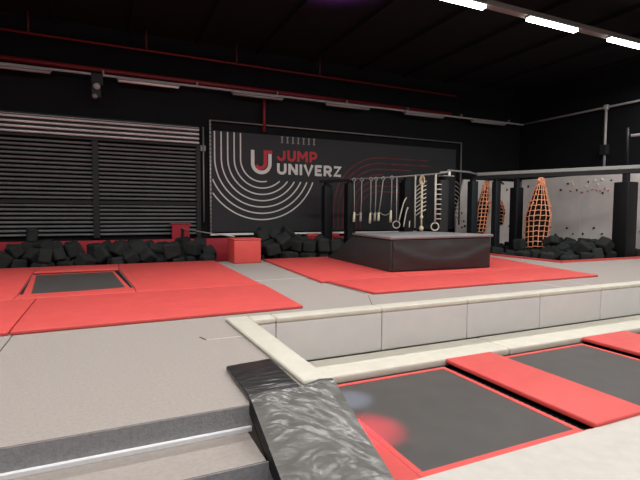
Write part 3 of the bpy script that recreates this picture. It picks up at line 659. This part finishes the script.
FOAM = [   # resting places of the settled blocks: pit, shape, scale, position, rotation
(0,0,1.12,0.515,15.767,-0.004,-0.157,1.493,-0.723),(0,1,0.97,1.759,16.104,-0.025,0.143,1.685,-0.478),(0,7,0.98,1.067,15.831,-0.029,0.295,-1.633,-0.932),
(0,5,0.9,-3.521,15.419,-0.034,1.15,1.661,1.08),(0,1,1.05,2.619,15.57,-0.016,0.015,3.132,-0.037),(0,4,0.92,-1.981,15.554,0,-0.325,1.537,0.105),
(0,5,1.08,0.157,14.658,0.002,0.779,-1.634,-0.424),(0,5,1,-1.933,15.934,0.02,-1.679,1.041,0.042),(0,3,1.11,1.393,14.922,0.012,0.073,1.296,1.895),
(0,0,0.98,1.924,14.764,-0.016,0.113,0.043,-1.423),(0,5,1.04,0.815,14.952,-0.027,0.079,0.029,-2.176),(0,3,1.01,-3.809,16.065,-0.039,0.513,-1.488,-1.329),
(0,2,1.03,-2.353,14.919,0.013,1.667,0.07,2.249),(0,6,0.9,2.785,16.143,-0.022,-0.739,1.49,-0.811),(0,2,1,-1.603,16.234,0.096,2.6,-0.511,0.613),
(0,4,0.91,-0.154,15.938,0.013,2.456,-0.042,0.394),(0,4,0.95,-2.279,16.324,-0.024,0.093,-3.114,-0.265),(0,2,1.06,0.737,16.246,0.406,-1.479,-0.06,-3.079),
(0,1,0.9,2.301,15.189,-0.038,0.717,1.653,-1.917),(0,4,1.06,-1.064,14.933,-0.047,-1.588,0.02,2.598),(0,2,0.91,-1.654,15.306,-0.014,1.659,0.061,-0.934),
(0,3,0.9,1.627,15.496,-0.008,1.603,-0.219,0.273),(0,7,1.09,-1.965,15.142,0.256,3.126,-0.681,0.743),(0,3,1.1,-3.375,15.829,0.003,-1.562,0.021,-0.384),
(0,0,1.05,-1.329,15.58,-0.018,-0.93,1.507,1.146),(0,4,0.93,-3.639,14.698,-0.023,0.152,0.078,-0.248),(0,5,1.02,2.823,14.644,-0.018,-1.609,-0.009,-2.779),
(0,3,0.96,1.353,16.179,-0.025,-1.56,0.023,-0.736),(0,5,1.06,2.884,15.088,-0.001,-0.094,-1.566,-1.261),(0,0,0.93,-1.393,14.993,0.289,0.382,3.08,0.818),
(0,1,1.06,2.302,16.226,0.47,1.663,0.142,-2.33),(0,2,0.94,-3.346,16.303,-0.007,1.667,0.07,1.736),(0,3,0.91,-3.013,15.123,-0.041,0.035,3.05,-0.442),
(0,0,1.03,0.249,16.28,0.06,2.888,0.73,0.221),(0,0,0.99,-1.05,16.322,0.409,-1.603,-0.022,0.13),(0,5,1.1,-0.157,15.01,0.235,-2.257,0.295,0.944),
(0,4,1.1,-1.688,14.714,-0.034,1.49,-0.017,-1.948),(0,3,0.96,-3.146,14.622,-0.012,-0.045,-0.379,3.127),(0,3,1.09,0.79,16.191,-0.018,0.769,1.55,-1.904),
(0,0,1.04,-0.054,15.421,0.002,-0.354,-1.479,1.594),(0,1,1.01,-2.461,15.881,0.005,0.988,-1.573,-1.847),(0,5,0.92,1.873,15.18,-0.001,1.507,2.696,0.357),
(0,2,1.11,-3.449,15.023,0.231,1.338,-0.825,-1.574),(0,1,1.11,1.741,14.69,0.401,0.822,-1.272,-2.431),(0,6,0.98,1.198,16.298,0.38,-1.822,0.166,1.44),
(0,5,1.08,0.093,15.791,0.313,0.743,0.304,-2.187),(0,4,1.08,-2.663,15.334,0.001,0.052,0.081,-0.727),(0,3,1.06,-2.921,15.748,-0.013,-3.106,0.091,0.828),
(0,3,0.94,-1.61,14.613,0.345,1.575,-0.139,-2.978),(0,5,0.9,3.126,15.92,-0.036,1.629,-0.008,-1.755),(0,6,0.97,3.047,15.529,0.18,-2.797,0.583,-1.325),
(0,1,0.98,-0.524,16.23,-0.007,1.681,-0.008,0.619),(0,4,0.92,-0.5,15.102,-0.008,0.295,-1.635,-2.589),(0,0,1.01,-0.657,14.68,0.116,-0.479,-0.324,-2.369),
(0,0,1.05,-1.09,16.247,-0.01,1.56,0.026,2.865),(0,1,1.07,2.817,15.887,0.392,-1.551,0.487,-1.727),(0,2,0.91,-0.827,15.289,-0.02,-0.064,-1.655,-0.382),
(0,6,1.1,-2.713,14.689,0.236,1.285,-0.49,-2.57),(0,5,0.96,1.977,15.928,0.327,-0.106,-1.126,-0.44),(0,3,0.94,-1.756,16.321,0.508,-1.574,1.368,-0.124),
(0,4,0.9,1.814,15.53,0.343,0.492,-2.95,-1.074),(0,0,0.91,0.809,15.521,0.398,-1.256,-1.156,-1.851),(0,1,1.06,-1.47,15.874,0.399,-0.504,-0.932,2.155),
(0,7,0.91,-2.381,15.065,0.434,3.045,-0.408,0.614),(0,0,0.91,1.57,15.952,0.36,1.705,1.286,1.303),(0,0,1.11,-2.193,16.283,0.395,-1.468,3.124,-0.052),
(0,3,1.02,0.885,15.442,-0.02,0.035,3.05,-0.667),(0,2,1.03,-3.834,15.367,0.334,-0.438,0.623,-0.337),(0,5,1.01,-2.354,15.532,0.292,1.056,-0.565,1.023),
(0,0,1.1,-0.759,15.793,0.007,-1.578,0.052,2.312),(0,3,1.02,0.358,15.458,0.422,-2.343,-0.637,-0.752),(0,4,1.08,-1.695,15.347,0.469,1.377,1.007,0.551),
(0,3,1.05,1.166,15.864,0.379,-1.45,0.068,-3.116),(0,4,0.91,-2.125,16.326,0.83,-1.775,-1.433,0.374),(0,4,1.09,2.155,15.638,0.057,1.572,1.94,-0.297),
(0,6,1.07,2.309,16.295,0.018,2.427,1.473,0.775),(0,2,1.03,-0.357,15.585,0.371,0.543,-1.64,0.166),(0,0,1.06,-2.842,16.24,0.02,1.053,-1.465,-0.256),
(0,6,1.02,2.469,15.215,0.379,-0.233,1.775,-0.896),(0,7,1.05,0.81,15.101,0.432,-1.013,-2.164,-0.373),(0,0,0.91,1.064,14.672,0.219,-2.343,0.567,0.709),
(0,4,1.11,1.282,15.288,0.284,-1.207,2.303,-1.113),(0,5,0.94,0.579,14.644,0.206,-0.88,0.85,0.747),(0,2,1.06,-0.115,16.311,0.367,1.596,-2.119,-0.047),
(0,2,1,0.297,14.932,0.408,-0.622,0.147,-1.047),(0,5,1,-3.891,14.634,0.341,-1.282,-0.03,-1.594),(0,0,1.07,-0.992,15.7,0.41,-0.106,2.725,0.166),
(0,0,0.92,-2.62,16.326,0.361,0.73,1.797,0.663),(1,7,1.11,6.835,16.086,-0,0.758,1.631,1.408),(1,2,0.98,5.554,15.274,-0.003,-1.584,-0.047,2.153),
(1,1,0.93,5.968,15.508,0.066,2.164,-0.706,0.607),(1,7,1.02,7.498,15.423,-0.004,-1.125,-1.687,1.624),(1,2,1.06,4.597,15.43,0.015,-1.579,-0.043,1.623),
(1,1,0.93,7.327,14.689,-0.013,-1.401,-1.567,1.13),(1,1,1,7.142,15.743,0.066,-2.412,-0.294,1.931),(1,7,0.96,5.817,14.925,-0.005,-1.582,0,-3.121),
(1,7,0.92,6.071,16.016,-0.021,0.145,2.069,-0.983),(1,0,1.02,7.663,14.986,0.237,0.957,0.274,-2.747),(1,7,1.04,7.054,15.181,-0.017,-2.846,-1.509,-0.081),
(1,4,1.03,8.704,15.013,0.026,-1.035,1.537,1.887),(1,4,0.99,5.545,15.836,0.002,-0.318,0.039,-2.196),(1,0,0.9,7.613,16.278,-0.041,-0.002,3.072,1.528),
(1,4,0.99,5.453,14.652,0.008,0.294,-1.635,1.754),(1,5,1.06,5.734,15.711,0.361,-1.71,-1.126,-0.606),(1,7,1.04,5.1,15.491,-0.014,0.757,1.631,1.004),
(1,5,0.91,8.475,16.126,-0.051,0.076,0.026,-2.578),(1,3,0.94,6.868,14.704,-0.029,-1.584,-0.002,1.7),(1,6,1.04,5.171,15.02,0.003,-0.19,-1.606,-2.586),
(1,4,1.1,4.94,14.65,0.333,1.707,-0.246,0.027),(1,5,1,7.285,15.272,0.34,-1.315,-0.922,0.165),(1,7,1.07,5.116,15.935,0.21,0.573,-2.762,0.847),
(1,0,0.93,8.732,15.382,-0.033,1.565,0.026,-1.986),(1,1,0.94,7.988,15.611,0.37,0.023,2.365,-2.205),(1,4,1.01,8.375,15.527,0.013,0.397,-1.633,-1.977),
(1,7,1.08,4.971,15.095,0.429,-0.258,-0.05,1.606),(1,3,0.9,4.941,15.49,0.375,-1.575,-0.208,-0.015),(1,1,1.05,9.209,15.68,0.015,-1.564,-0.048,2.553),
(1,2,0.95,6.351,14.674,0.378,-0.026,3.082,1.067),(1,6,0.99,6.433,15.355,0.054,1.589,2.424,-0.688),(1,3,0.95,5.782,16.323,0.011,-1.404,0.303,-1.582),
(1,0,0.96,6.533,15.794,-0.035,-0.931,1.507,-0.135),(1,4,1.07,9.274,14.686,0.036,1.893,1.609,0.072),(1,6,1.08,6.191,15.342,0.506,-1.521,-2.385,-0.615),
(1,7,1.06,8.777,15.851,0.017,-1.582,0,0.835),(1,0,0.94,4.51,15.846,-0.02,-0.003,-3.126,0.071),(1,1,1.06,9.136,15.767,0.487,-1.337,-1.678,1.442),
(1,2,0.9,4.593,14.855,-0.036,-1.209,1.634,-1.712),(1,0,1.05,6.187,15.869,0.335,0.361,-2.081,2.143),(1,1,1.01,6.573,15.053,0.316,2.306,0.137,-2.234),
(1,5,1.07,7.294,14.68,0.388,-1.437,3.052,0.175),(1,5,1.03,4.511,15,0.371,1.651,0.086,1.599),(1,7,1.12,6.31,14.732,-0.024,-0.052,3.102,0.492),
(1,1,1.07,9.066,16.228,0.005,-0.144,3.116,1.249),(1,5,0.92,5.309,16.224,-0.032,1.618,-0.015,-0.815),(1,0,0.97,4.746,15.158,0.757,0.13,2.806,0.229),
(1,1,1.07,9.135,15.214,0.019,-1.575,-0.059,2.647),(1,7,1.01,6.969,15.012,0.52,-0.707,0.409,-1.428),(1,4,1.04,6.839,14.603,0.411,-0.116,-1.63,-0.005),
(1,4,1.08,4.899,16.214,0.495,-0.027,2.629,-1.308),(1,6,0.92,6.432,16.275,0.319,2.765,-0.425,0.324),(1,5,1.09,7.269,16.268,0.224,2.306,0.311,1.825),
(1,7,0.97,4.54,15.497,0.456,0.405,1.611,1.989),(1,0,1.03,5.675,15.206,0.432,0.847,1.826,-1.459),(1,5,1.01,5.972,14.903,0.4,1.542,0.149,-0.708),
(1,6,1.04,5.707,16.192,0.445,0.679,0.261,-1.388),(1,2,0.91,5.389,15.519,0.402,-1.647,0.292,-0.781),(1,6,1.03,5.882,15.669,0.783,2.712,0.307,-1.588),
(1,4,0.91,6.899,16.362,0.418,-0.145,0.595,-0.051),(1,1,1.1,8.689,14.691,0.377,-0.325,1.063,1.334),(1,3,0.91,7.892,15.488,-0.014,1.575,-0.024,0.905),
(1,6,1.09,5.413,14.714,0.577,-0.74,0.754,0.964),(1,7,1.12,6.089,16.287,0.655,-3.138,0.926,-0.022),(1,4,0.98,4.592,15.864,0.41,-0.75,-1.329,0.19),
(1,6,0.99,8.764,15.377,0.374,-1.673,-0.016,2.81),(1,7,0.98,6.818,15.506,0.319,-1.161,-0.759,0.405),(1,6,0.97,8.085,15.893,-0.003,1.511,-0.013,0.735),
(1,7,0.93,5.265,15.23,0.754,-0.878,-0.691,0.079),(1,6,0.95,8.626,16.3,0.294,1.45,-1.765,-1.496),(1,1,1.07,5.334,16.285,0.733,0.799,-0.035,-1.467),
(1,2,1.09,5.073,15.818,0.781,-1.601,-0.352,-1.471),(1,7,1.02,4.791,16.286,-0.018,0.759,1.631,0.679),(1,5,0.95,6.648,15.864,0.432,-2.009,0.748,1.614),
(2,2,0.93,14.413,10.683,-0.027,1.308,-1.566,-1.475),(2,3,1.03,17.571,14.908,-0.035,0.513,-1.488,-0.944),(2,7,1.07,14.182,11.942,-0.011,0.296,-1.633,-2.121),
(2,2,1.12,15.825,10.385,0.052,1.589,-0.134,1.458),(2,3,1.1,14.739,10.348,0.003,-1.56,0.023,-2.376),(2,2,1.12,15.713,11.104,0.01,-0.045,0.06,-0.701),
(2,4,1.04,17.214,13.575,-0.006,-3.048,-0.027,-1.313),(2,0,1.06,14.803,11.023,-0.01,3.14,0.069,0.377),(2,4,1.09,16.358,11.639,0.031,0.271,-1.634,1.853),
(2,5,1.08,14.867,11.521,-0.032,3.043,0.015,1.11),(2,2,1.06,16.631,13.727,-0.002,-0.045,0.06,-2.583),(2,3,1.07,16.543,14.351,0.02,1.608,-0.065,1.238),
(2,0,1,15.532,13.748,-0.012,0.113,0.043,0.851),(2,2,1.11,13.569,13.224,0.03,1.667,0.07,1.099),(2,2,1.04,13.599,12.005,-0.006,-0.045,0.06,-3.058),
(2,7,0.93,15.252,15.621,-0.038,0.296,-1.633,1.089),(2,4,0.96,15.648,11.801,-0.057,1.49,-0.017,0.47),(2,0,1.02,17.031,13.115,-0.016,1.56,0.026,-0.514),
(2,5,1.06,17.614,11.19,-0.002,-1.992,1.481,-0.781),(2,7,1.1,16.999,15.743,0.018,1.613,0.004,1.307),(2,2,1.1,17.204,15.269,0.023,-1.584,-0.047,0.341),
(2,0,0.98,17.178,14.043,-0.018,-1.578,0.052,0.455),(2,5,0.91,18.238,12.134,-0.061,-0.051,3.081,-1.262),(2,2,1.1,17.885,11.606,0.024,-1.579,-0.043,0.327),
(2,3,1.08,14.976,11.986,0.11,-0.716,2.549,1.356),(2,3,1.04,13.716,11.126,-0.009,-1.56,0.023,-2.346),(2,7,1.04,17.988,12.566,-0.025,0.001,-0.015,-1.529),
(2,4,1.08,15.233,10.302,0.088,0.17,2.054,0.96),(2,4,1.11,17.457,10.351,0.045,1.893,1.609,0.02),(2,4,0.98,16.542,13.176,-0.06,-1.588,0.02,-0.332),
(2,7,1.03,13.93,10.473,-0.027,-0.058,0.05,-1.022),(2,4,1.02,15.126,12.054,0.51,-1.804,-0.485,-1.656),(2,3,1.06,15.516,10.731,0.293,-1.269,0.804,0.923),
(2,4,1,17.984,13.581,-0.057,-1.587,0.019,-0.05),(2,4,0.94,16.371,11.07,0.027,0.067,-2.038,-0.782),(2,3,0.97,13.955,13.502,-0.035,-0.047,0.005,-0.755),
(2,3,0.98,15.982,14.902,-0.044,0.513,-1.488,0.663),(2,0,1.02,18.105,14.564,-0.008,0.113,0.043,1.686),(2,6,1.09,17.629,14.383,0.019,-0.739,1.491,1.142),
(2,0,0.94,15.842,12.109,0.225,-2.198,-0.333,-1.33),(2,5,1.05,17.105,12.38,-0.007,1.638,-0.003,-1.297),(2,3,0.92,14.067,11.468,-0.039,0.035,3.05,-0.647),
(2,7,1.04,16.731,11.216,0.006,1.585,-0.019,-1.208),(2,7,1.01,14.109,12.571,0.388,1.463,-0.027,0.094),(2,3,0.91,17.146,11.942,-0.039,-0.048,-3.137,-0.223),
(2,5,1.03,16.768,11.694,-0.016,-1.609,-0.009,1.792),(2,2,0.94,17.568,13.583,0.199,1.455,-0.537,0.247),(2,6,1.11,17.164,11.391,0.24,-1.51,-0.756,-0.84),
(2,1,1.08,14.971,10.674,0.321,-1.847,0.862,1.765),(2,6,0.99,17.556,15.584,-0.008,0.229,-1.594,-2.753),(2,4,1.01,17.023,14.451,-0.012,0.093,-3.114,-1.225),
(2,7,1.07,16.171,10.755,-0.009,0.686,1.67,-1.424),(2,5,0.93,13.317,12.682,-0.047,0.078,0.029,1.524),(2,1,0.99,16.638,12.147,-0,-0.715,-1.503,-0.486),
(2,4,0.92,16.951,12.771,0.262,-2.272,0.199,-0.564),(2,5,1.06,16.698,11.777,0.403,1.518,0.02,2.243),(2,2,1.02,15.939,15.426,0.006,-1.584,-0.047,-0.267),
(2,0,1.11,18.345,11.74,0.054,0.234,-3.099,-1.189),(2,4,1.02,16.668,10.944,0.356,1.501,-0.413,1.608),(2,6,1.1,13.39,10.81,0.021,-1.636,0.014,-2.468),
(2,0,0.99,13.884,12.805,-0.008,-0.355,-1.479,-1.887),(2,1,1.08,18.029,15.763,-0.001,0.071,0.032,2.377),(2,5,1.09,15.534,10.242,0.487,1.822,-0.707,-0.295),
(2,4,0.98,16.291,12.107,0.34,-1.76,-0.06,1.891),(2,6,0.94,18.447,16.026,-0.015,-3.133,0.011,-0.382),(2,5,0.92,16.175,12.041,-0.03,1.221,1.65,-1.624),
(2,1,0.93,14.388,11.328,0.168,2.439,-0.073,-2.195),(2,3,0.91,17.415,10.848,-0.041,0.035,3.05,1.447),(2,7,1.02,17.82,10.691,0.001,1.613,0.004,-2.03),
(2,0,1.02,18.463,13.693,-0.016,1.56,0.026,1.715),(2,2,0.97,14.197,12.511,-0.018,0.05,3.082,-0.607),(2,7,1.05,16.485,12.687,0.008,1.603,-0.004,1.595),
(2,6,1.02,16.146,10.73,0.4,0.004,0.177,-1.949),(2,3,0.94,15.76,11.227,0.41,2.265,1.703,-0.528),(2,4,1.01,16.202,11.215,0.421,2.993,0.049,1.109),
(2,1,0.99,15.356,11.69,0.24,0.305,-0.495,-0.369),(2,1,1.1,18.388,10.552,0.001,0.143,1.685,-0.075),(2,0,1.11,17.419,11.824,0.282,2.89,0.47,-0.815),
(2,0,1.08,17.702,16.115,-0.006,3.14,0.069,0.101),(2,2,0.95,18.458,14.139,-0.005,1.667,0.07,-1.163),(2,7,1.04,17.636,13.158,-0.025,0.001,-0.015,1.635),
(2,4,1.12,18.051,13.018,0.047,0.39,1.507,-1.245),(2,3,0.94,18.01,11.08,-0.046,-2.472,1.498,0.504),(2,0,1.08,15.967,14.084,-0.006,0.017,3.055,0.288),
(2,5,0.93,16.117,12.69,-0.03,1.618,-0.015,1.575),(2,2,1.02,18.407,15.367,0.01,1.667,0.07,0.404),(2,1,0.99,16.667,12.428,0.407,-0.08,0.321,-0.765),
(2,7,1,14.514,12.261,0.004,-1.582,0,0.985),(2,2,1.11,18.475,11.165,0.008,-0.045,0.06,0.082),(2,7,0.97,16.018,11.427,0.031,-0.785,0.034,-2.376),
(2,6,1.05,15.25,11.255,0.017,1.253,-1.658,1.352),(2,5,0.91,15.905,11.756,0.315,-1.185,-0.07,-2.811),(2,4,0.96,18.459,13.293,0.001,0.703,-1.632,-0.818),
(2,0,1.12,17.52,12.538,-0.004,-0.157,1.493,3.037),(2,5,0.91,15.604,15.116,-0.061,3.043,0.015,0.97),(2,6,1.11,17.972,13.964,0.241,-0.061,-0.614,-1.42),
(2,2,1.02,17.809,12.048,0.027,-1.582,-1.274,0.321),(2,2,1,17.01,12.086,0.385,-0.765,1.74,-1.571),
]
protos = {}
for pit, k_, sc, x, y, z, rx, ry, rz in FOAM:
    if k_ not in protos: o = protos[k_] = obj('foam_block', foam_mesh(k_+11, .41), M_foam, None, False, (0,0,0))
    else: o = protos[k_].copy(); COL.objects.link(o)
    o.location = (x, y, z); o.scale = (sc, sc, sc); o.rotation_euler = (rx, ry, rz)
    tag(o, (w_left, w_mid, w_right)[pit](x, y, z), 'foam block', GR[pit])
